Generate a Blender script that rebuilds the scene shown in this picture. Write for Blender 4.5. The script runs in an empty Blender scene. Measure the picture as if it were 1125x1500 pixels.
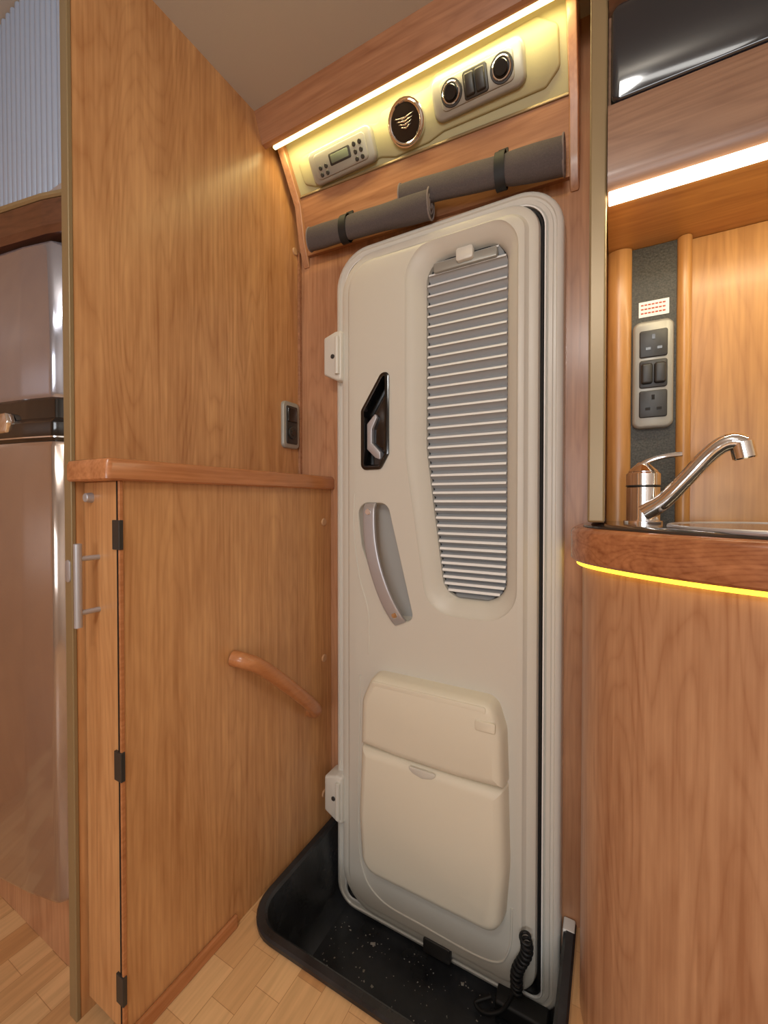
import bpy, bmesh, math, random
from mathutils import Vector
random.seed(3)
S=bpy.context.scene
try: S.view_settings.view_transform='Standard'
except Exception: pass
FL=-0.94; CE=1.035
def lin(c):
    r=[]
    for v in c:
        v=v/255.0
        r.append(v/12.92 if v<=0.04045 else ((v+0.055)/1.055)**2.4)
    return (r[0],r[1],r[2],1)
# ------------------------------------------------ materials
def newmat(n):
    m=bpy.data.materials.new(n); m.use_nodes=True
    return m,m.node_tree.nodes,m.node_tree.links,m.node_tree.nodes['Principled BSDF']
def plain(n,c,rough=.4,metal=0,bump=0,bscale=300,coat=0,spec=.5,var=0,vscale=None):
    m,N,L,B=newmat(n); B.inputs['Base Color'].default_value=lin(c)
    B.inputs['Roughness'].default_value=rough; B.inputs['Metallic'].default_value=metal
    B.inputs['Specular IOR Level'].default_value=spec
    if coat: B.inputs['Coat Weight'].default_value=coat; B.inputs['Coat Roughness'].default_value=.05
    tc=N.new('ShaderNodeTexCoord'); nz=N.new('ShaderNodeTexNoise'); nz.inputs['Scale'].default_value=bscale
    nz.inputs['Detail'].default_value=3
    L.new(tc.outputs['Object'],nz.inputs['Vector'])
    if bump:
        b=N.new('ShaderNodeBump'); b.inputs['Strength'].default_value=bump; b.inputs['Distance'].default_value=.001
        L.new(nz.outputs['Fac'],b.inputs['Height']); L.new(b.outputs['Normal'],B.inputs['Normal'])
    if var:
        mx=N.new('ShaderNodeMix'); mx.data_type='RGBA'
        c2=lin([max(0,x*(1-var)) for x in c]); mx.inputs[6].default_value=lin(c); mx.inputs[7].default_value=c2
        n2=N.new('ShaderNodeTexNoise'); n2.inputs['Scale'].default_value=vscale or bscale*.25; n2.inputs['Detail'].default_value=5
        L.new(tc.outputs['Object'],n2.inputs['Vector'])
        mr=N.new('ShaderNodeMapRange'); mr.inputs['From Min'].default_value=.3; mr.inputs['From Max'].default_value=.7
        L.new(n2.outputs['Fac'],mr.inputs['Value']); L.new(mr.outputs['Result'],mx.inputs[0])
        L.new(mx.outputs[2],B.inputs['Base Color'])
    return m
def emis(n,c,s):
    m,N,L,B=newmat(n); B.inputs['Base Color'].default_value=lin(c)
    B.inputs['Emission Color'].default_value=lin(c); B.inputs['Emission Strength'].default_value=s
    return m
def wood(n,cl,cd,axis='Z',rough=.34,seed=0,ringamt=.2):
    m,N,L,B=newmat(n)
    B.inputs['Roughness'].default_value=rough; B.inputs['Coat Weight'].default_value=.15; B.inputs['Coat Roughness'].default_value=.18
    tc=N.new('ShaderNodeTexCoord')
    def mp(a,b):
        k=N.new('ShaderNodeMapping'); s=[a,a,a]; s['XYZ'.index(axis)]=b
        k.inputs['Scale'].default_value=s; k.inputs['Location'].default_value=(seed*1.7,seed*2.3,seed*.9)
        L.new(tc.outputs['Object'],k.inputs['Vector']); return k
    def nz(k,sc,det,dist=0):
        t=N.new('ShaderNodeTexNoise'); t.inputs['Scale'].default_value=sc; t.inputs['Detail'].default_value=det
        t.inputs['Distortion'].default_value=dist; L.new(k.outputs['Vector'],t.inputs['Vector']); return t
    def math_(op,a,b=None,v=None):
        t=N.new('ShaderNodeMath'); t.operation=op; L.new(a,t.inputs[0])
        if b is not None: L.new(b,t.inputs[1])
        elif v is not None: t.inputs[1].default_value=v
        return t.outputs[0]
    big=nz(mp(5.5,.55),1.0,2.5,.1)
    ring=math_('FRACT',math_('MULTIPLY',big.outputs['Fac'],v=34))
    ring=math_('SUBTRACT',ring,v=.5); ring=math_('ABSOLUTE',ring); ring=math_('MULTIPLY',ring,v=2.0)
    ring=math_('POWER',ring,v=3.0)
    patch=nz(mp(5,1.2),1.0,2)
    ring=math_('MULTIPLY',ring,patch.outputs['Fac'])
    ring=math_('MULTIPLY',ring,v=-ringamt*2.2)
    fine=nz(mp(170,4),1.0,4)
    mid=nz(mp(42,.8),1.0,4)
    fleck=nz(mp(95,14),1.0,2)
    blot=nz(mp(9,3.0),1.0,3,.5)
    a=math_('ADD',math_('MULTIPLY',fine.outputs['Fac'],v=1.0),math_('MULTIPLY',mid.outputs['Fac'],v=1.1))
    a=math_('ADD',a,math_('MULTIPLY',blot.outputs['Fac'],v=.7))
    a=math_('ADD',a,math_('MULTIPLY',fleck.outputs['Fac'],v=.6))
    a=math_('ADD',a,ring); a=math_('SUBTRACT',a,v=1.14)
    mx=N.new('ShaderNodeMix'); mx.data_type='RGBA'; mx.clamp_factor=True
    mx.inputs[6].default_value=lin(cd); mx.inputs[7].default_value=lin(cl)
    L.new(a,mx.inputs[0]); L.new(mx.outputs[2],B.inputs['Base Color'])
    bp=N.new('ShaderNodeBump'); bp.inputs['Strength'].default_value=.05; bp.inputs['Distance'].default_value=.001
    L.new(fine.outputs['Fac'],bp.inputs['Height']); L.new(bp.outputs['Normal'],B.inputs['Normal'])
    return m
WL=wood('wood_cherry_vertical',(215,164,112),(170,116,70))
WP=wood('wood_cherry_pink',(200,150,112),(158,108,76),seed=3)
WK=wood('wood_kitchen_front',(204,158,120),(164,114,80),seed=5,ringamt=.28)
WB_=wood('wood_kitchen_golden',(208,154,90),(168,114,60),seed=7)
WBX=wood('wood_lit_golden_x',(220,166,98),(184,128,70),axis='X',seed=8)  # lighter wood for locker underside, LED glow put into its colour
WX=wood('wood_cherry_x',(180,130,94),(140,92,62),axis='X',seed=2)
WXT=wood('wood_locker_x',(160,124,98),(124,90,70),axis='X',seed=6)
WXD=wood('wood_solid_edge_x',(192,128,86),(136,80,48),axis='X',seed=4,rough=.25,ringamt=.25)
WXDK=wood('wood_dark_edge_x',(110,72,52),(74,46,32),axis='X',seed=4,rough=.35)
WY=wood('wood_solid_edge_y',(200,136,90),(154,96,56),axis='Y',seed=1,rough=.25,ringamt=.1)
WH=wood('wood_handle_y',(190,128,82),(164,104,62),axis='Y',seed=9,rough=.28,ringamt=.02)
TRIM=plain('edge_trim_gold',(146,126,92),.35,.2)
CREAM=plain('cream_plastic',(209,205,194),.38,bump=.08,bscale=900)
CREAMD=plain('cream_plastic_gloss',(215,212,203),.28)
BIN=plain('bin_plastic',(224,217,198),.42,bump=.15,bscale=700)
RECESS=plain('recess_grey_plastic',(168,167,164),.4)
BLACK=plain('black_gloss_plastic',(14,14,16),.12,coat=.5)
RUB=plain('black_rubber',(16,16,17),.6)
TRAY=plain('black_tray_plastic',(50,52,56),.26,bump=.5,bscale=80,var=.55,vscale=9)
CHROME=plain('chrome',(235,235,238),.08,1)
SILV=plain('silver_satin',(184,184,190),.35,.5)
SILVP=plain('silver_plastic',(158,156,148),.35,.2)
DGREY=plain('dark_grey_plastic',(48,47,46),.4)
FAB=plain('grey_fabric',(92,83,81),.9,bump=.6,bscale=600,var=.12,vscale=400)
FABL=plain('piping_fabric',(130,118,114),.9)
STONE=plain('dark_textured_laminate',(78,76,68),.55,bump=1.0,bscale=260,var=.45,vscale=330)
VINYL=plain('panel_vinyl',(180,174,134),.55,bump=.25,bscale=400)
CEIL=plain('ceiling_fabric',(194,187,176),.9,bump=.2,bscale=500)
FRIDGE=plain('fridge_bronze_gloss',(172,156,146),.13,.75,coat=.7)
FRIDGET=plain('fridge_grey_gloss',(166,168,182),.13,.75,coat=.7)
TAMB=plain('tambour_silver',(172,186,210),.25,.3)
BLIND=plain('blind_silver',(172,175,178),.45,.1)
BLINDHL=plain('blind_pleat_highlight',(240,240,238),.5)  # near-white colour for highlights painted along the pleat folds
DGLASS=plain('dark_gloss_panel',(30,34,42),.10,coat=1)
SINK=plain('sink_dark_glass',(70,66,62),.15,.4,coat=.5)
WHITE=plain('white_plastic',(235,235,232),.4)
RED=plain('print_red',(190,90,70),.7)
LCD=plain('lcd_grey',(120,130,110),.2)
CAPM=plain('screw_cap_wood',(196,154,116),.4)
WALLB=plain('wall_back_board',(214,206,194),.6)
LEDY=emis('led_yellow',(255,236,165),6)
LEDW=emis('led_warm_white',(255,243,212),5)
LEDO=emis('led_amber',(255,214,60),2.4)
# ------------------------------------------------ builders
def emp(n):
    e=bpy.data.objects.new(n,None); e.empty_display_size=.05; S.collection.objects.link(e); return e
def finish(me,name,mat,par,ang=35,bevel=0,seg=2):
    me.materials.append(mat)
    bm=bmesh.new(); bm.from_mesh(me); bmesh.ops.remove_doubles(bm,verts=bm.verts,dist=1e-6)
    bmesh.ops.recalc_face_normals(bm,faces=bm.faces)
    for f in bm.faces: f.smooth=True
    bm.to_mesh(me); bm.free()
    try: me.set_sharp_from_angle(angle=math.radians(ang))
    except Exception: pass
    o=bpy.data.objects.new(name,me); S.collection.objects.link(o)
    if par: o.parent=par
    if bevel:
        b=o.modifiers.new('bev','BEVEL'); b.width=bevel; b.segments=seg; b.limit_method='ANGLE'; b.angle_limit=math.radians(35); b.harden_normals=True
    return o
def mesh(name,v,f,mat,par=None,**k):
    me=bpy.data.meshes.new(name); me.from_pydata([tuple(p) for p in v],[],f); me.update()
    return finish(me,name,mat,par,**k)
def box(name,x0,x1,y0,y1,z0,z1,mat,par=None,bevel=0.0015,seg=2):
    v=[(x,y,z) for x in (x0,x1) for y in (y0,y1) for z in (z0,z1)]
    f=[(0,1,3,2),(4,6,7,5),(0,4,5,1),(2,3,7,6),(0,2,6,4),(1,5,7,3)]
    return mesh(name,v,f,mat,par,bevel=bevel,seg=seg)
def loft(name,loops,mat,par=None,closed=True,cap0=True,cap1=True,tube=False,raw=False,**k):
    n=len(loops[0]); v=[p for l in loops for p in l]; f=[]
    m=len(loops); rr=range(m if tube else m-1)
    for i in rr:
        j=(i+1)%m
        for a in range(n if closed else n-1):
            b=(a+1)%n
            f.append((i*n+a,i*n+b,j*n+b,j*n+a))
    if not tube:
        if cap0: f.append(tuple(range(n)))
        if cap1: f.append(tuple((m-1)*n+q for q in range(n)))
    return mesh(name,v,f,mat,par,**k)
def area(p):
    return .5*sum(p[i][0]*p[(i+1)%len(p)][1]-p[(i+1)%len(p)][0]*p[i][1] for i in range(len(p)))
def inset(p,d):
    s=1 if area(p)>0 else -1; n=len(p); out=[]
    for i in range(n):
        a=Vector(p[i-1]); b=Vector(p[i]); c=Vector(p[(i+1)%n])
        e1=(b-a).normalized(); e2=(c-b).normalized()
        n1=Vector((-e1.y,e1.x))*s; n2=Vector((-e2.y,e2.x))*s
        m=n1+n2; k=m.dot(n1)
        m=m/k if abs(k)>1e-6 else n1
        out.append(tuple(b+m*d))
    return out
def fillet(p,r,seg=7,d=0):
    if d: p=inset(p,d)
    n=len(p); out=[]
    if not isinstance(r,(list,tuple)): r=[r]*n
    for i in range(n):
        b=Vector(p[i]); a=(Vector(p[i-1])-b); c=(Vector(p[(i+1)%n])-b)
        la,lc=a.length,c.length; a.normalize(); c.normalize()
        ang=a.angle(c); rr=max(r[i]-d,.0004)
        t=min(rr/math.tan(ang/2),la*.49,lc*.49)
        rr=t*math.tan(ang/2)
        bis=(a+c).normalized(); cen=b+bis*(rr/math.sin(ang/2))
        s=b+a*t-cen; e=b+c*t-cen
        a0=math.atan2(s.y,s.x); a1=math.atan2(e.y,e.x); da=a1-a0
        while da>math.pi: da-=2*math.pi
        while da<-math.pi: da+=2*math.pi
        for q in range(seg+1):
            g=a0+da*q/seg; out.append((cen.x+rr*math.cos(g),cen.y+rr*math.sin(g)))
    return out
def rect(a0,a1,b0,b1): return [(a0,b0),(a1,b0),(a1,b1),(a0,b1)]
def fY(y): return lambda a,b,n:(a,y-n,b)
def fX(x): return lambda a,b,n:(x+n,a,b)
def fZ(z): return lambda a,b,n:(a,b,z+n)
PY,PZ=.885,1.0
def fP(a,b,n): return (a,PY+.548*b-.836*n,PZ-.836*b-.548*n)
def slab(name,pts,r,f,prof,mat,par=None,seg=7,tube=False,**k):
    loops=[[f(a,b,n) for a,b in fillet(pts,r,seg,i)] for i,n in prof]
    return loft(name,loops,mat,par,tube=tube,**k)
def sl(name,pts,r,f,n0,n1,mat,par=None,bev=.0015,**k):
    return slab(name,pts,r,f,[(0,n0),(0,n1-bev),(bev*.4,n1-bev*.3),(bev,n1)],mat,par,**k)
def cyl(name,c,ax,r,h,mat,par=None,seg=32,bev=.001,r2=None):
    ax=Vector(ax).normalized(); u=ax.orthogonal().normalized(); w=ax.cross(u); c=Vector(c)
    r2=r if r2 is None else r2
    def ring(rad,t): return [tuple(c+ax*t+u*rad*math.cos(2*math.pi*i/seg)+w*rad*math.sin(2*math.pi*i/seg)) for i in range(seg)]
    return loft(name,[ring(r,0),ring(r2,h-bev),ring(r2-bev,h)],mat,par)
def tor(name,c,ax,R,r,mat,par=None,seg=40,ts=10):
    ax=Vector(ax).normalized(); u=ax.orthogonal().normalized(); w=ax.cross(u); c=Vector(c)
    loops=[]
    for i in range(seg):
        a=2*math.pi*i/seg; d=u*math.cos(a)+w*math.sin(a)
        loops.append([tuple(c+d*(R+r*math.cos(2*math.pi*j/ts))+ax*r*math.sin(2*math.pi*j/ts)) for j in range(ts)])
    return loft(name,loops,mat,par,tube=True)
def catmull(p,n=8):
    P=[Vector(q) for q in p]; P=[P[0]*2-P[1]]+P+[P[-1]*2-P[-2]]; out=[]
    for i in range(1,len(P)-2):
        for k in range(n):
            t=k/n; a,b,c,d=P[i-1],P[i],P[i+1],P[i+2]
            out.append(.5*((2*b)+(c-a)*t+(2*a-5*b+4*c-d)*t*t+(3*b-a-3*c+d)*t**3))
    out.append(P[-2]); return out
def tube(name,pts,rad,mat,par=None,n=8,ts=14,wd=None,smooth=True):
    p=catmull(pts,n) if smooth else [Vector(q) for q in pts]
    m=len(p); loops=[]; prev=None
    for i,q in enumerate(p):
        t=(p[min(i+1,m-1)]-p[max(i-1,0)]).normalized()
        if prev is None: u=t.orthogonal().normalized()
        else: u=(prev-t*prev.dot(t)).normalized()
        prev=u; w=t.cross(u)
        if isinstance(rad,(list,tuple)):
            s=i/(m-1)*(len(rad)-1); k=min(int(s),len(rad)-2); r=rad[k]+(rad[k+1]-rad[k])*(s-k)
        else: r=rad
        if wd:
            nn=Vector(wd[0]); sd=t.cross(nn).normalized(); nn=sd.cross(t).normalized(); lp=[]
            for j in range(ts):
                a=2*math.pi*j/ts; ca,sa=math.cos(a),math.sin(a)
                lp.append(tuple(q+sd*wd[1]*.5*math.copysign(abs(ca)**.4,ca)+nn*wd[2]*.5*math.copysign(abs(sa)**.4,sa)))
            loops.append(lp)
        else: loops.append([tuple(q+u*r*math.cos(2*math.pi*j/ts)+w*r*math.sin(2*math.pi*j/ts)) for j in range(ts)])
    return loft(name,loops,mat,par)
def cut(o,cutters):
    bpy.context.view_layer.update()
    for c in cutters:
        md=o.modifiers.new('b','BOOLEAN'); md.operation='DIFFERENCE'; md.object=c; md.solver='EXACT'
    dg=bpy.context.evaluated_depsgraph_get()
    me=bpy.data.meshes.new_from_object(o.evaluated_get(dg))
    o.modifiers.clear(); o.data=me
    for c in cutters: bpy.data.objects.remove(c,do_unlink=True)
    for f in me.polygons: f.use_smooth=True
    me.set_sharp_from_angle(angle=math.radians(32))
# ------------------------------------------------ room shell
XL,XR,YR,YB=-1.5,1.1,-2.4,1.0
def upath(i,seg=8):
    x0,x1,y0=-.718+i,-.062-i,.642+i; r=max(.09-i,.02); out=[(x0,.992)]
    for q in range(seg+1):
        a=math.pi+ (math.pi/2)*q/seg; out.append((x0+r+r*math.cos(a),y0+r+r*math.sin(a)))
    for q in range(seg+1):
        a=1.5*math.pi+(math.pi/2)*q/seg; out.append((x1-r+r*math.cos(a),y0+r+r*math.sin(a)))
    out.append((x1,.992)); return out
m,N,L,B=newmat('floor_parquet')
tc=N.new('ShaderNodeTexCoord'); mp=N.new('ShaderNodeMapping'); mp.inputs['Rotation'].default_value=(0,0,math.radians(90))
br=N.new('ShaderNodeTexBrick'); br.inputs['Color1'].default_value=lin((230,190,140)); br.inputs['Color2'].default_value=lin((204,154,104)); br.inputs['Mortar'].default_value=lin((186,140,96))
br.inputs['Scale'].default_value=1; br.inputs['Mortar Size'].default_value=.0006; br.inputs['Brick Width'].default_value=.105; br.inputs['Row Height'].default_value=.06
L.new(tc.outputs['Object'],mp.inputs['Vector']); L.new(mp.outputs['Vector'],br.inputs['Vector'])
m2=N.new('ShaderNodeMapping'); m2.inputs['Scale'].default_value=(60,4,4); n2=N.new('ShaderNodeTexNoise'); n2.inputs['Scale'].default_value=1.5; n2.inputs['Detail'].default_value=4
L.new(tc.outputs['Object'],m2.inputs['Vector']); L.new(m2.outputs['Vector'],n2.inputs['Vector'])
mx=N.new('ShaderNodeMix'); mx.data_type='RGBA'; mx.blend_type='MULTIPLY'; mx.inputs[0].default_value=.4
rp=N.new('ShaderNodeValToRGB'); rp.color_ramp.elements[0].color=(.6,.55,.5,1); rp.color_ramp.elements[1].color=(1.1,1.1,1.1,1); rp.color_ramp.elements[0].position=.3; rp.color_ramp.elements[1].position=.65
L.new(n2.outputs['Fac'],rp.inputs[0]); L.new(br.outputs['Color'],mx.inputs[6]); L.new(rp.outputs[0],mx.inputs[7]); L.new(mx.outputs[2],B.inputs['Base Color'])
B.inputs['Roughness'].default_value=.3
FLOOR=m
u=upath(.012)
out=[(XL,YR),(XR,YR),(XR,YB),(-.074,YB)]+list(reversed(u))+[(-.706,YB),(XL,YB)]
loft('floor',[[(a,b,FL) for a,b in out],[(a,b,FL-.02) for a,b in out]],FLOOR)
box('ceiling',XL,XR,YR,YB,CE,CE+.03,CEIL,bevel=0)
box('wall_back',XL,XR,YB,YB+.03,FL-.25,CE,WP,bevel=0)
box('wall_left',XL-.03,XL,YR,YB,FL,CE,WL,bevel=0)
box('wall_right',XR,XR+.03,YR,YB,FL,CE,WALLB,bevel=0)
box('wall_rear',XL,XR,YR-.03,YR,FL,CE,WALLB,bevel=0)
p=emp('wall_partition')
box('panel',-.86,-.84,.386,YB,FL,CE,WL,p,bevel=0)
box('edge_trim',-.863,-.8385,.380,.388,FL,CE,TRIM,p,bevel=.002)
cyl('screw_cap',(-.8405,.977,.748),(1,0,0),.011,.004,CAPM,p,bev=.002)
sl('lock_escutcheon',rect(-.858,-.842,-.145,-.105),.0075,fY(.380),0,.002,SILV,p,bev=.0008)
box('trim_1',-.84,-.832,.988,YB,.071,.75,WX,bevel=.001)
bl=[(.817,CE),(.845,.967),(.858,.964),(.862,.97),(.868,CE)]
loft('trim_2',[[(x,y,z) for y,z in bl] for x in (-.84,-.036)],WX)
p=emp('wall_divider')
box('panel',-.034,-.012,.79,YB,-.036,CE,WP,p,bevel=0)
box('edge_trim',-.0365,-.0105,.778,.791,-.036,CE,TRIM,p,bevel=.004,seg=3)
# ------------------------------------------------ step well tray
p=emp('entrance_step_tray')
prof=[(.012,-.941),(0,-.938),(0,-.930),(.004,-.926),(.018,-.926),(.024,-.931),(.036,-1.10),(.05,-1.125),(.07,-1.135)]
loops=[[(a,b,z) for a,b in upath(i)] for i,z in prof]
loft('tray_wall',loops,TRAY,p,closed=False,cap0=False,cap1=False)
lp=upath(.07); loft('tray_floor',[[(a,b,-1.135) for a,b in lp],[(a,b,-1.145) for a,b in lp]],TRAY,p)
d=plain('step_debris',(150,146,138),.8)
v=[];f=[]
for i in range(240):
    x=random.uniform(-.64,-.13); y=random.uniform(.72,.95); s=random.uniform(.0005,.0016); z=-1.1348
    if i%29==0: s*=3.0
    g=random.uniform(0,3.1); st=random.uniform(.5,1.6)
    k=len(v)
    for (a,b) in ((-1,-.6),(1,-1),(.8,1),(-1,.7)):
        a*=s*st; b*=s; v.append((x+a*math.cos(g)-b*math.sin(g),y+a*math.sin(g)+b*math.cos(g),z))
    v.append((x,y,z+s*.6)); f+=[(k,k+1,k+4),(k+1,k+2,k+4),(k+2,k+3,k+4),(k+3,k,k+4)]
mesh('grit',v,f,d,p)
# ------------------------------------------------ door
D=emp('door_1')
fr=rect(-.676,-.092,-1.132,.682)
R4=[.06,.06,.095,.10]
slab('door_frame',fr,R4,fY(1.0),[(0,0),(0,.034),(.002,.040),(.007,.044),(.013,.045),(.015,.042),(.020,.042),(.022,.045),(.030,.045),(.034,.041),(.037,.038),(.039,.0)],CREAMD,D,seg=10,tube=True)
slab('door_seal',fr,R4,fY(1.0),[(.038,0),(.038,.044),(.040,.048),(.044,.047),(.049,.038),(.050,0)],RUB,D,seg=10,tube=True)
slab('seal_bead',fr,R4,fY(1.0),[(.0345,.03),(.0345,.050),(.0375,.050),(.0375,.03)],WHITE,D,seg=10,tube=True)
lf=rect(-.648,-.138,-1.102,.652)
leaf=slab('door_leaf',lf,[.10,.07,.07,.10],fY(1.0),[(0,.012),(0,.048),(.003,.055),(.008,.058),(.022,.058),(.026,.061),(.030,.066),(.036,.068)],CREAM,D,seg=12)
WA=[(-.452,.628),(-.452,.12),(-.392,-.272),(-.180,-.272),(-.180,.628)]
WB=[(-.405,.592),(-.405,.13),(-.356,-.232),(-.210,-.232),(-.210,.592)]
RA=[.085,.4,.075,.075,.075]; RB=[.055,.4,.05,.05,.05]
def wloop(y,t,seg=9):
    A=fillet(WA,RA,seg); Bq=fillet(WB,RB,seg)
    return [(a[0]+(b[0]-a[0])*t,y,a[1]+(b[1]-a[1])*t) for a,b in zip(A,Bq)]
c1=loft('c',[wloop(.92,-.12),wloop(.9325,.02),wloop(.936,.12),wloop(.941,.30),wloop(.952,.74),wloop(.964,.96),wloop(.980,1.0)],CREAM)
HP=[(-.573,.235),(-.515,.322),(-.499,.322),(-.499,.12),(-.52,.085),(-.573,.085)]
c2=slab('c',HP,.012,fY(.93),[(0,-.028),(-.001,.001),(-.004,.02)],CREAM)
GP=[(-.592,-.004),(-.500,-.004),(-.425,-.300),(-.50,-.305),(-.578,-.12)]
GR=[.03,.03,.02,.05,.06]
c3=slab('c',GP,GR,fY(.932),[(.008,-.040),(.004,-.030),(.001,-.002),(-.004,.004),(-.008,.02)],CREAM)
cut(leaf,[c1,c2,c3])
slab('pull_recess_liner',GP,GR,fY(.932),[(.004,-.041),(.004,-.034),(.012,-.034)],RECESS,D)
tube('leaf_ridge_1',[(-.600,.9325,.02),(-.602,.9325,-.08),(-.585,.9325,-.20),(-.558,.9325,-.29),(-.556,.9325,-.40)],.0028,CREAM,D)
tube('leaf_ridge_2',[(-.583,.9325,-.46),(-.588,.9325,-.80),(-.578,.9325,-.97),(-.52,.9325,-1.035),(-.40,.9325,-1.045),(-.24,.9325,-1.045),(-.195,.9325,-1.0),(-.188,.9325,-.90)],.0028,CREAM,D)
def ring_between(y0,t0,t1,dy,mat,name):
    loft(name,[wloop(y0,t0),wloop(y0-dy,t0),wloop(y0-dy,t1),wloop(y0,t1)],mat,D,tube=True)
ring_between(.979,.97,1.05,.005,DGREY,'blind_frame')
Bo=fillet(WB,RB,9)
def xr(z):
    xs=[]
    for i in range(len(Bo)):
        a,b=Bo[i],Bo[(i+1)%len(Bo)]
        if (a[1]-z)*(b[1]-z)<=0 and abs(a[1]-b[1])>1e-9: xs.append(a[0]+(b[0]-a[0])*(z-a[1])/(b[1]-a[1]))
    return (min(xs),max(xs)) if xs else (-.31,-.30)
zs=[]; z=.5915
while z>-.2315:
    s=.0250-.0100*max(0,(.2-z)/.43) ; zs.append((z,0)); zs.append((z-s*.42,1)); z-=s
v=[];f=[]
for z,k in zs:
    if z<-.2318: break
    a,b=xr(z); y=.978 if k==0 else .963
    v+=[(a,y,z),(b,y,z)]
for i in range(0,len(v)-2,2): f.append((i,i+1,i+3,i+2))
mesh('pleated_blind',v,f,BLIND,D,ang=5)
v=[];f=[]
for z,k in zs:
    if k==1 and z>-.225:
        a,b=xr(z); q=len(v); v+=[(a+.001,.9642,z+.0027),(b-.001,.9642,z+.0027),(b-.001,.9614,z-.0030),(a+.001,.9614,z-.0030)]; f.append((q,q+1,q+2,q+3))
mesh('blind_fold_highlights',v,f,BLINDHL,D)  # thin pale strips, a painted highlight on each fold
sl('blind_top_rail',rect(-.385,-.232,.555,.578),.004,fY(.972),0,.018,SILVP,D)
sl('blind_pull',rect(-.325,-.285,.562,.592),.006,fY(.958),0,.014,CREAMD,D)
slab('latch_bezel',HP,.012,fY(.932),[(-.004,-.004),(-.004,.004),(0,.006),(.006,.006),(.009,.0),(.012,-.022)],BLACK,D,tube=False,cap1=True,cap0=False)
LH=[(-.560,.20),(-.535,.225),(-.530,.215),(-.545,.185),(-.545,.150),(-.520,.125),(-.520,.105),(-.536,.112),(-.560,.135)]
sl('latch_lever',LH,.003,fY(.95),0,.020,SILV,D)
sl('latch_paddle',[(-.543,.215),(-.512,.262),(-.506,.262),(-.506,.12),(-.520,.128),(-.543,.152)],.004,fY(.95),0,.012,BLACK,D)
tube('pull_bar',[(-.549,.932,-.008),(-.547,.920,-.03),(-.538,.910,-.10),(-.520,.906,-.17),(-.494,.910,-.24),(-.472,.920,-.285),(-.463,.932,-.305)],.01,SILV,D,wd=((0,-1,0),.034,.010),ts=20)
cyl('pull_screw_1',(-.548,.917,-.028),(0,-1,0),.008,.004,CHROME,D)
cyl('pull_screw_2',(-.472,.917,-.283),(0,-1,0),.008,.004,CHROME,D)
for i,(z0,z1) in enumerate([(.325,.46),(-.885,-.755)]):
    sl('hinge_cover_%d'%i,[(-.700,z0+.022),(-.655,z0),(-.640,z0),(-.640,z1),(-.662,z1),(-.700,z1-.012)],.008,fY(.985),0,.055,CREAMD,D,bev=.006)
    cyl('hinge_pin_%d'%i,(-.652,.928,(z0+z1)/2-.05),(0,0,1),.007,.10,CREAMD,D)
    cyl('hinge_screw_%d'%i,(-.668,.931,(z0+z1)/2),(0,-1,0),.006,.004,DGREY,D)
by=.9335
BB=[(-.558,-.622),(-.566,-.80),(-.556,-.945),(-.205,-.945),(-.194,-.80),(-.199,-.622)]
slab('bin_body',BB,[.006,.3,.045,.04,.3,.006],fY(by),[(-.003,0),(0,.025),(.004,.036),(.012,.043),(.022,.046)],BIN,D,seg=8)
BL=[(-.556,-.615),(-.553,-.50),(-.525,-.437),(-.222,-.437),(-.202,-.50),(-.198,-.615),(-.30,-.622),(-.45,-.622)]
slab('bin_lid',BL,[.004,.06,.03,.03,.06,.004,.1,.1],fY(by),[(-.003,0),(0,.028),(.003,.040),(.010,.047),(.022,.050)],BIN,D,seg=6)
sl('bin_lid_catch',rect(-.258,-.214,-.496,-.474),.004,fY(.886),0,.006,BIN,D)
sl('bin_lid_rail',rect(-.520,-.235,-.462,-.4455),.006,fY(.892),0,.008,BIN,D)
sl('bin_scoop_shade',[(-.425,-.628),(-.345,-.628),(-.36,-.642),(-.385,-.648),(-.41,-.642)],.006,fY(.889),0,.0035,CREAM,D)  # plate slightly darker than the bin, recess shade put into its colour
q=[]
for i in range(260):
    t=i/259; a=t*2*math.pi*12; zz=-.93-.13*t; xx=-.158-.02*t*t+.006*math.sin(t*7)
    q.append((xx+.0105*math.cos(a),.916+.0105*math.sin(a),zz))
tube('coiled_cable',q,.0032,RUB,D,smooth=False,ts=8)
tube('coiled_cable_tail',[(-.178,.915,-1.06),(-.20,.90,-1.10),(-.235,.89,-1.118),(-.26,.90,-1.12),(-.23,.92,-1.11)],.004,RUB,D)
sl('threshold_latch',rect(-.40,-.33,-1.105,-1.07),.006,fY(.945),0,.016,DGREY,D)
sl('threshold_guide',rect(-.22,-.11,-1.130,-1.095),.006,fY(.945),0,.04,RUB,D,bev=.006)
# ------------------------------------------------ control fascia
F=emp('control_panel_fascia')
def low(x):
    s=(x+.80)/.715; return .138+.026*s
vl=[]; wl=[]; bd=[]
for x in (-.80,-.085):
    t=low(x); y,z=PY+.548*t,PZ-.836*t
    vl.append([(x,PY-.002,PZ+.003),(x,y,z),(x,.99,z),(x,.99,PZ+.03),(x,PY-.002,PZ+.03)])
    zb=.73 if x<-.5 else .70
    wl.append([(x,y-.004,z-.003),(x,(y+.988)/2-.001,(z+zb)/2+.01),(x,.988,zb),(x,.999,zb),(x,.999,z-.003)])
    bd.append([(x,y-.008,z-.006),(x,y+.004,z-.006),(x,y+.004,z+.001),(x,y-.008,z+.001)])
loft('vinyl_panel',vl,VINYL,F)
loft('lower_wood_band',wl,WX,F)
loft('band_bead',bd,TRIM,F,bevel=.002)
cp=[(.872,CE),(.999,CE),(.999,.70),(.990,.712),(.972,.765),(.955,.86),(.874,.988)]
loft('end_cap_left',[[(x,y,z) for y,z in cp] for x in (-.822,-.80)],WP,F,bevel=.003)
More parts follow.
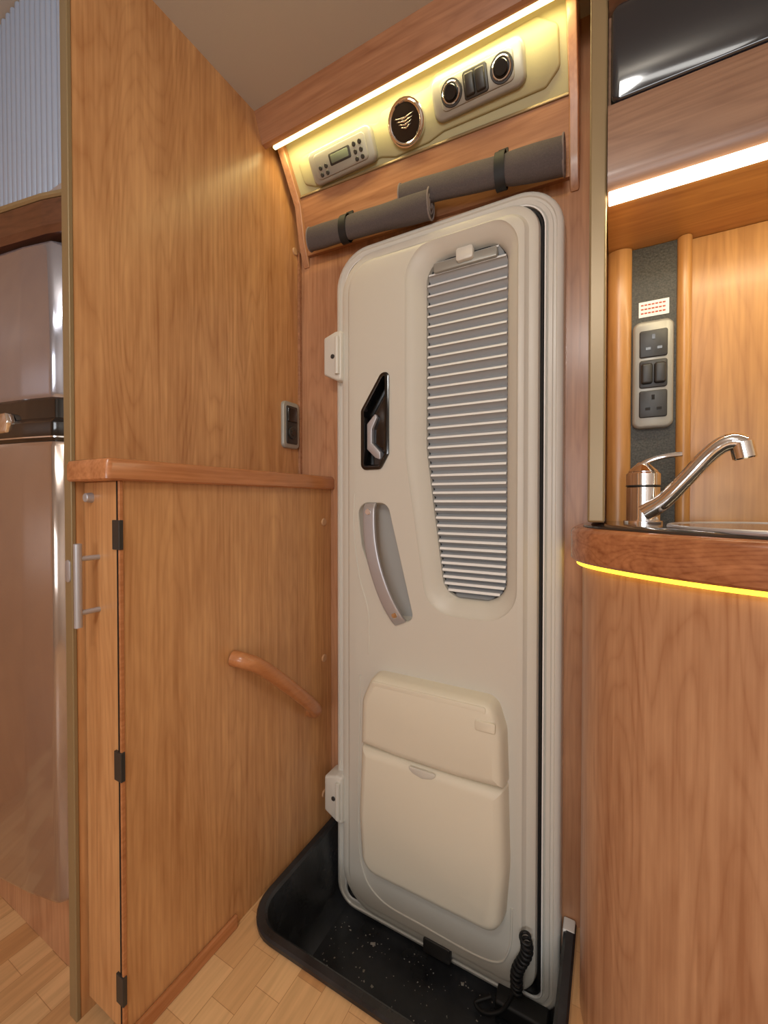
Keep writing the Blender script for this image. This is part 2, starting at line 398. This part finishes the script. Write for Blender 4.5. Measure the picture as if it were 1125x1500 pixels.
cp2=[(.872,CE),(.999,CE),(.999,.67),(.990,.682),(.972,.735),(.962,.84),(.874,.988)]
loft('end_cap_right',[[(x,y,z) for y,z in cp2] for x in (-.085,-.066)],WP,F,bevel=.003)
sl('raised_plate',[(-.775,.055),(-.56,.050),(-.52,.065),(-.505,.045),(-.38,.045),(-.36,.030),(-.14,.024),(-.10,.05),(-.10,.115),(-.13,.138),(-.36,.134),(-.40,.142),(-.49,.142),(-.53,.130),(-.74,.130),(-.775,.115)],.016,fP,0,.006,VINYL,F,bev=.004)
sl('display_housing',rect(-.735,-.535,.056,.134),.018,fP,.004,.020,SILVP,F,bev=.006)
sl('display_face',rect(-.715,-.555,.068,.124),.010,fP,.018,.023,SILVP,F)
sl('display_screen',rect(-.668,-.602,.080,.106),.004,fP,.022,.0245,DGREY,F,bev=.0008)
sl('display_lcd',rect(-.662,-.608,.084,.102),.002,fP,.024,.0255,LCD,F,bev=.0004)
def fpc(name,x,t,n,r,h,mat):
    c=fP(x,t,n); cyl(name,c,(0,-.836,-.548),r,h,mat,F,seg=24)
for i,x in enumerate((-.700,-.682,-.588,-.571)):
    for j,t in enumerate((.084,.100,.115)):
        if i<2 and j==0: continue
        fpc('button_%d%d'%(i,j),x,t,.022,.0052,.004,DGREY)
fpc('badge_ring',-.4436,.0907,.004,.047,.016,CHROME)
fpc('badge_disc',-.4436,.0907,.018,.037,.004,BLACK)
tor('badge_bezel',fP(-.4436,.0907,.020),(0,-.836,-.548),.040,.004,CHROME,F)
for k in range(4):
    t=.080+.0062*k; w=.031-.005*k
    sl('badge_wing_%d'%k,[(-.4436-w,t-.003),(-.4436,t+.0005),(-.4436+w,t-.003),(-.4436,t+.0042)],.0004,fP,.021,.024,CHROME,F,bev=.0004)
sl('switch_housing',rect(-.372,-.165,.038,.120),.020,fP,.004,.020,SILVP,F,bev=.006)
sl('switch_face',rect(-.350,-.187,.052,.106),.012,fP,.018,.023,SILVP,F)
sl('switch_block',rect(-.296,-.242,.055,.104),.006,fP,.021,.026,DGREY,F)
for i,x in enumerate((-.292,-.268)):
    sl('rocker_%d'%i,rect(x,x+.021,.060,.099),.004,fP,.024,.032,DGREY,F,bev=.003)
for i,x in enumerate((-.324,-.212)):
    fpc('dial_base_%d'%i,x,.079,.021,.025,.004,DGREY)
    tor('dial_ring_%d'%i,fP(x,.079,.026),(0,-.836,-.548),.018,.0025,CHROME,F)
    fpc('dial_knob_%d'%i,x,.079,.023,.014,.012,BLACK)
p=emp('led_strip_light')
box('diffuser',-.815,-.04,.860,.869,.960,.966,LEDY,p,bevel=.001)
def roll(name,a,b,r0,r1,sx):
    p=emp(name); a=Vector(a); b=Vector(b); loops=[]; n=24; fy=.58
    for i in range(n+1):
        t=i/n; c=a+(b-a)*t; lp=[]; r=r0+(r1-r0)*t
        k=1+.03*math.sin(7*t+1)+.02*math.sin(17*t)
        if abs(t-sx)<.03: k*=.93
        for j in range(24):
            g=2*math.pi*j/24; q=1+.06*math.sin(2*g+.6)+.03*math.sin(3*g+t*5)
            lp.append((c.x,c.y+r*k*q*fy*math.cos(g),c.z+r*k*q*math.sin(g)))
        loops.append(lp)
    loft('fabric_roll',loops,FAB,p,ang=80)
    for e,r in ((a,r0),(b,r1)):
        for rr in (1.0,.62,.3):
            q=[(e.x,e.y+r*rr*fy*math.cos(g*math.pi/10),e.z+r*rr*math.sin(g*math.pi/10)) for g in range(20)]
            tube('piping',q+[q[0]],.0022,FABL,p,smooth=False,ts=6)
    c=a+(b-a)*sx; r=r0+(r1-r0)*sx
    loops=[]
    for g in range(32):
        dy=r*1.05*fy*math.cos(g*math.pi/16); dz=r*1.03*math.sin(g*math.pi/16)
        loops.append([(c.x-.011,c.y+dy,c.z+dz),(c.x+.011,c.y+dy,c.z+dz),(c.x+.011,c.y+dy*1.08,c.z+dz*1.06),(c.x-.011,c.y+dy*1.08,c.z+dz*1.06)])
    loft('strap',loops,RUB,p,tube=True)
    box('strap_tab',c.x-.011,c.x+.011,.962,.968,c.z,c.z+r+.024,RUB,p,bevel=.001)
    return p
roll('rolled_blind',(-.756,.946,.742),(-.388,.942,.716),.033,.038,.33)
roll('rolled_blind',(-.470,.948,.764),(-.092,.944,.716),.031,.042,.66)
# ------------------------------------------------ low cupboard
C=emp('low_cupboard')
box('side_panel',-.745,-.725,.404,.9985,FL+.001,.034,WL,C,bevel=0)
box('front_door',-.837,-.727,.400,.418,FL+.03,.034,WL,C,bevel=.002)
box('corner_strip',-.7275,-.7225,.398,.4045,FL+.001,.034,WY,C,bevel=.001)
TP=rect(-.8375,-.712,.372,.9985)
slab('cupboard_top',TP,[.004,.010,.002,.002],fZ(0),[(.003,.034),(0,.037),(0,.062),(.003,.069),(.007,.071)],WY,C,seg=5)
box('door_edge_gap',-.7325,-.7290,.3985,.4015,FL+.03,.034,RUB,C,bevel=0)
for i,(z0,z1) in enumerate([(-.082,-.032),(-.475,-.425),(-.86,-.81)]):
    box('hinge_%d'%i,-.7415,-.7205,.396,.4035,z0,z1,DGREY,C,bevel=.001)
for i,z in enumerate((-.098,-.190)):
    cyl('handle_post_%d'%i,(-.790,.401,z),(0,-1,0),.0045,.034,SILV,C)
cyl('handle_bar',(-.790,.367,-.214),(0,0,1),.0062,.142,SILV,C)
cyl('turn_knob',(-.812,.401,.006),(0,-1,0),.0095,.012,SILV,C,r2=.008)
for i,z in enumerate((-.06,-.452,-.845)):
    cyl('screw_cap_%d'%i,(-.7255,.964,z),(1,0,0),.011,.004,CAPM,C,bev=.002)
box('baseboard_left',-.7248,-.716,.40,.64,FL,FL+.03,WY,bevel=.004,seg=3)
G=emp('wooden_grab_handle')
pts=[(-.7248,.636,-.343),(-.700,.645,-.348),(-.682,.68,-.372),(-.674,.76,-.445),(-.680,.85,-.528),(-.700,.893,-.568),(-.7248,.902,-.577)]
tube('rail',pts,[.017,.017,.0165,.0165,.0165,.017,.017],WH,G,ts=20)
W=emp('wall_switch_socket')
sl('plate',rect(.915,.985,.155,.292),.014,fX(-.84),0,.010,SILVP,W,bev=.004)
sl('insert',rect(.926,.974,.168,.279),.006,fX(-.84),.008,.012,DGREY,W)
sl('rocker',rect(.930,.970,.232,.274),.004,fX(-.84),.010,.016,BLACK,W,bev=.003)
cyl('socket_ring',(-.829,.950,.200),(1,0,0),.018,.006,DGREY,W)
cyl('socket_hole',(-.823,.950,.200),(1,0,0),.010,.0015,BLACK,W)
# ------------------------------------------------ fridge unit
R=emp('refrigerator')
def fplan(d=0):
    pts=[(-.912,.47),(-.912,.405),(-.925,.388),(-1.0,.371),(-1.1,.356),(-1.25,.35),(-1.38,.362),(-1.44,.385),(-1.45,.41),(-1.45,.47)]
    return fillet(pts,[.003,.012,.02,.2,.3,.3,.2,.03,.02,.003],5,d)
def fdoor(name,z0,z1,mat):
    L_=[(.012,z0),(.004,z0+.003),(0,z0+.012),(0,z1-.012),(.004,z1-.003),(.012,z1)]
    loft(name,[[(a,b,z) for a,b in fplan(i)] for i,z in L_],mat,R)
fdoor('freezer_door',.194,.492,FRIDGET)
fdoor('fridge_door',-.775,.116,FRIDGE)
loft('control_band',[[(a,b,z) for a,b in fplan(i)] for i,z in ((.008,.112),(.002,.122),(.002,.150),(.010,.160),(.010,.198))],BLACK,R)
loft('band_chrome_line',[[(a,b,z) for a,b in fplan(.0012)] for z in (.121,.1235)],CHROME,R)
sl('badge',[(-1.10,.134),(-1.045,.134),(-1.035,.155),(-1.045,.174),(-1.10,.174)],.006,fY(.370),-.004,.010,CHROME,R,bev=.003)
box('body',-1.46,-.905,.44,.95,-.79,.497,BLACK,R,bevel=.002)
box('trim_6',-1.49,-.864,.42,.95,FL,-.792,WP)
H=emp('tambour_cabinet')
pl=[(-.864,.395),(-.93,.376),(-1.1,.345),(-1.49,.34),(-1.49,.95),(-.864,.95)]
slab('shelf_edge',pl,[.004,.05,.2,.01,.01,.004],fZ(0),[(.010,.500),(.002,.510),(.002,.556),(.006,.560)],WXDK,H,seg=5)
slab('shelf_lip',pl,[.004,.05,.2,.01,.01,.004],fZ(0),[(.003,.559),(0,.562),(0,.568),(.006,.573)],TRIM,H,seg=5)
box('tambour_backing',-1.49,-.864,.414,.95,.574,CE-.001,BLACK,H)
x=-1.488; k=0
while x<-.885:
    lpp=[(x+.001,.416),(x+.0012,.408),(x+.003,.4035),(x+.009,.402),(x+.015,.4035),(x+.0172,.408),(x+.0175,.416)]
    loft('tambour_slat_%d'%k,[[(a,b,z) for a,b in lpp] for z in (.575,CE-.001)],TAMB,H,ang=60); k+=1
    x+=.0215
box('tambour_rail',-1.49,-.866,.396,.412,.575,.590,SILV,H)
# ------------------------------------------------ kitchen unit
K=emp('kitchen_base_cabinet')
front=[(-.062,.998),(-.067,.90),(-.066,.845),(-.050,.795),(-.010,.745),(.06,.690),(.15,.645),(.28,.612),(.45,.60),(1.09,.60)]
cf=[(q.x,q.y) for q in catmull([(a,b,0) for a,b in front[:-1]],6)]+[front[-1]]
def off(d):
    o=[]
    for i,(a,b) in enumerate(cf):
        p0=Vector(cf[max(i-1,0)]); p1=Vector(cf[min(i+1,len(cf)-1)]); t=(p1-p0).normalized(); nn=Vector((-t.y,t.x))
        if nn.dot(Vector((.3,.9))-Vector((a,b)))<0: nn=-nn
        o.append((a+nn.x*d,b+nn.y*d))
    o[0]=(o[0][0],.998); o[-1]=(1.09,o[-1][1]); return o+[(1.09,.998)]
def kslab(name,prof,mat): 
    loft(name,[[(a,b,z) for a,b in off(i)] for i,z in prof],mat,K)
kslab('cabinet_front',[(.020,FL+.001),(.020,-.107)],WK)
kslab('worktop_edge',[(.004,-.107),(0,-.103),(0,-.056),(.003,-.050),(.008,-.047)],WXD)
kslab('under_worktop_led',[(.010,-.1145),(.010,-.107)],LEDO)
SK=emp('kitchen_sink')
loft('sink_rim',[[(a,b,z) for a,b in off(i)] for i,z in ((.020,-.0465),(.020,-.043),(.026,-.040),(.05,-.040))],SINK,SK)
tor('bowl_rim',(.22,.79,-.0395),(0,0,1),.14,.004,SILV,SK)
cyl('bowl_lid',(.22,.79,-.0405),(0,0,1),.13,.003,SINK,SK,seg=48)
box('wall_kitchen_splashback',.128,1.09,.984,.9995,-.040,.499,WB_,bevel=0)
def post(name,x0,x1,yf):
    xm=(x0+x1)/2; r=(x1-x0)/2; lp=[(x0,.9995),(x1,.9995)]
    for q in range(13):
        g=math.pi*q/12; lp.append((xm+r*math.cos(g),yf+.014-.014*math.sin(g)))
    loft(name,[[(a,b,z) for a,b in lp] for z in (-.040,.499)],WB_)
post('trim_3',-.011,.032,.955)
post('trim_4',.106,.130,.960)
box('wall_splash_strip',.032,.106,.972,.9995,-.040,.499,STONE,bevel=0)
E=emp('power_socket')
yf=.972
sl('plate',rect(.034,.101,.142,.350),.014,fY(yf),0,.014,SILVP,E,bev=.005)
for i,z in enumerate((.162,.278)):
    sl('outlet_%d'%i,rect(.045,.091,z,z+.052),.004,fY(yf),.012,.017,DGREY,E)
    for j,(dx,dz,w,h) in enumerate(((-.0025,.034,.005,.009),(-.0125,.014,.008,.005),(.006,.014,.008,.005))):
        box('pin_%d%d'%(i,j),.068+dx,.068+dx+w,yf-.0178,yf-.016,z+dz,z+dz+h,BLACK,E,bevel=0)
sl('switch_base',rect(.045,.091,.219,.273),.005,fY(yf),.012,.017,DGREY,E)
for i,x in enumerate((.0475,.069)):
    sl('switch_%d'%i,rect(x,x+.0195,.226,.266),.005,fY(yf),.015,.023,DGREY,E,bev=.004)
T=emp('warning_label')
box('label',.044,.094,yf-.0012,yf,.362,.392,WHITE,T,bevel=0)
for i in range(3):
    for j in range(7):
        box('print_%d_%d'%(i,j),.0475+.006*j,.0475+.006*j+.0046,yf-.0016,yf-.0010,.368+.008*i,.3708+.008*i,RED,T,bevel=0)
O=emp('overhead_locker')
op=[(.779,.500),(.770,.512),(.766,.53),(.770,.636),(.794,.636),(.794,.500)]
loft('lower_pelmet',[[(x,y,z) for y,z in op] for x in (-.010,1.09)],WXT,O)
box('locker_bottom',-.010,1.09,.795,.999,.500,.511,WBX,O,bevel=0)
box('locker_carcass',-.010,1.09,.795,.999,.512,CE-.001,WXT,O,bevel=0)
slab('locker_door_glossy',rect(-.006,1.085,.640,.795),.014,fY(.795),[(0,0),(0,.018),(.002,.022),(.005,.024)],DGLASS,O)
loft('locker_upper_front',[[(x,y,z) for y,z in [(.795,.80),(.768,.802),(.762,.84),(.762,CE-.001),(.795,CE-.001)]] for x in (-.010,1.09)],WXT,O)
box('led_housing',-.008,1.09,.772,.795,.490,.5005,LEDW,O,bevel=.001)
A=emp('mixer_tap')
zb=-.040
cyl('flange',(.048,.868,zb),(0,0,1),.030,.006,CHROME,A)
cyl('body',(.048,.868,zb+.004),(0,0,1),.026,.062,CHROME,A,bev=.002)
cyl('collar',(.048,.868,zb+.068),(0,0,1),.0265,.024,CHROME,A,bev=.004)
cyl('dome',(.048,.868,zb+.092),(0,0,1),.024,.016,CHROME,A,r2=.014,bev=.006)
tube('lever',[(.038,.868,.058),(.056,.865,.070),(.080,.862,.077),(.104,.858,.079)],[.013,.010,.007,.006],CHROME,A,wd=((0,0,1),.020,.008))
tube('spout',[(.050,.850,-.020),(.076,.842,.000),(.104,.836,.034),(.130,.832,.068),(.148,.828,.086),(.163,.826,.092),(.177,.825,.087)],[.016,.0135,.0125,.0125,.013,.0145,.014],CHROME,A,ts=20)
cyl('aerator',(.173,.825,.090),(.2,0,-1),.0150,.026,CHROME,A,bev=.002)
cyl('indicator_ring',(.048,.868,zb+.066),(0,0,1),.0268,.002,DGREY,A)
box('trim_5',-.088,-.064,.965,.998,-.965,-.925,WHITE,bevel=.003)
# ------------------------------------------------ lights
def alight(n,loc,rot,sx,sy,e,c):
    l=bpy.data.lights.new(n,'AREA'); l.shape='RECTANGLE'; l.size=sx; l.size_y=sy; l.energy=e; l.color=c
    o=bpy.data.objects.new(n,l); o.location=loc; o.rotation_euler=rot; S.collection.objects.link(o); return o
def plight(n,loc,r,e,c):
    l=bpy.data.lights.new(n,'POINT'); l.shadow_soft_size=r; l.energy=e; l.color=c
    o=bpy.data.objects.new(n,l); o.location=loc; S.collection.objects.link(o); return o
NW=(1,.97,.92)
plight('ceiling_fill',(-.10,-.45,CE-.20),.10,14,NW)  # added fill light that brightens ceiling and room, no fitting there
alight('ceiling_fill',(.2,-1.4,CE-.02),(0,0,0),.8,.6,10,NW)  # added ambient fill behind the camera, not a fitted lamp
alight('window_light',(.2,YR+.03,.15),(math.radians(90),0,0),1.3,.7,19,(.90,.95,1))
alight('led_strip_lamp',(-.44,.872,.958),(math.radians(38),0,0),.72,.008,1.0,(1,.82,.38))
alight('kitchen_led_lamp',(.50,.785,.488),(math.radians(18),0,0),1.0,.02,2.1,(1,.85,.52))
w=bpy.data.worlds.new('world'); S.world=w; w.use_nodes=True
w.node_tree.nodes['Background'].inputs[0].default_value=(1,.96,.92,1); w.node_tree.nodes['Background'].inputs[1].default_value=.3
for o in S.objects:
    if o.parent is None: o.location.z+=.94
cd=bpy.data.cameras.new('camera'); cam=bpy.data.objects.new('camera',cd); S.collection.objects.link(cam)
cd.sensor_fit='HORIZONTAL'; cd.sensor_width=36; cd.lens=610/1125*36; cd.clip_start=.01
cd.shift_y=-7.5/1125
cam.location=(0,0,.94); cam.rotation_euler=(math.radians(89.2),0,math.radians(28.7))
S.camera=cam
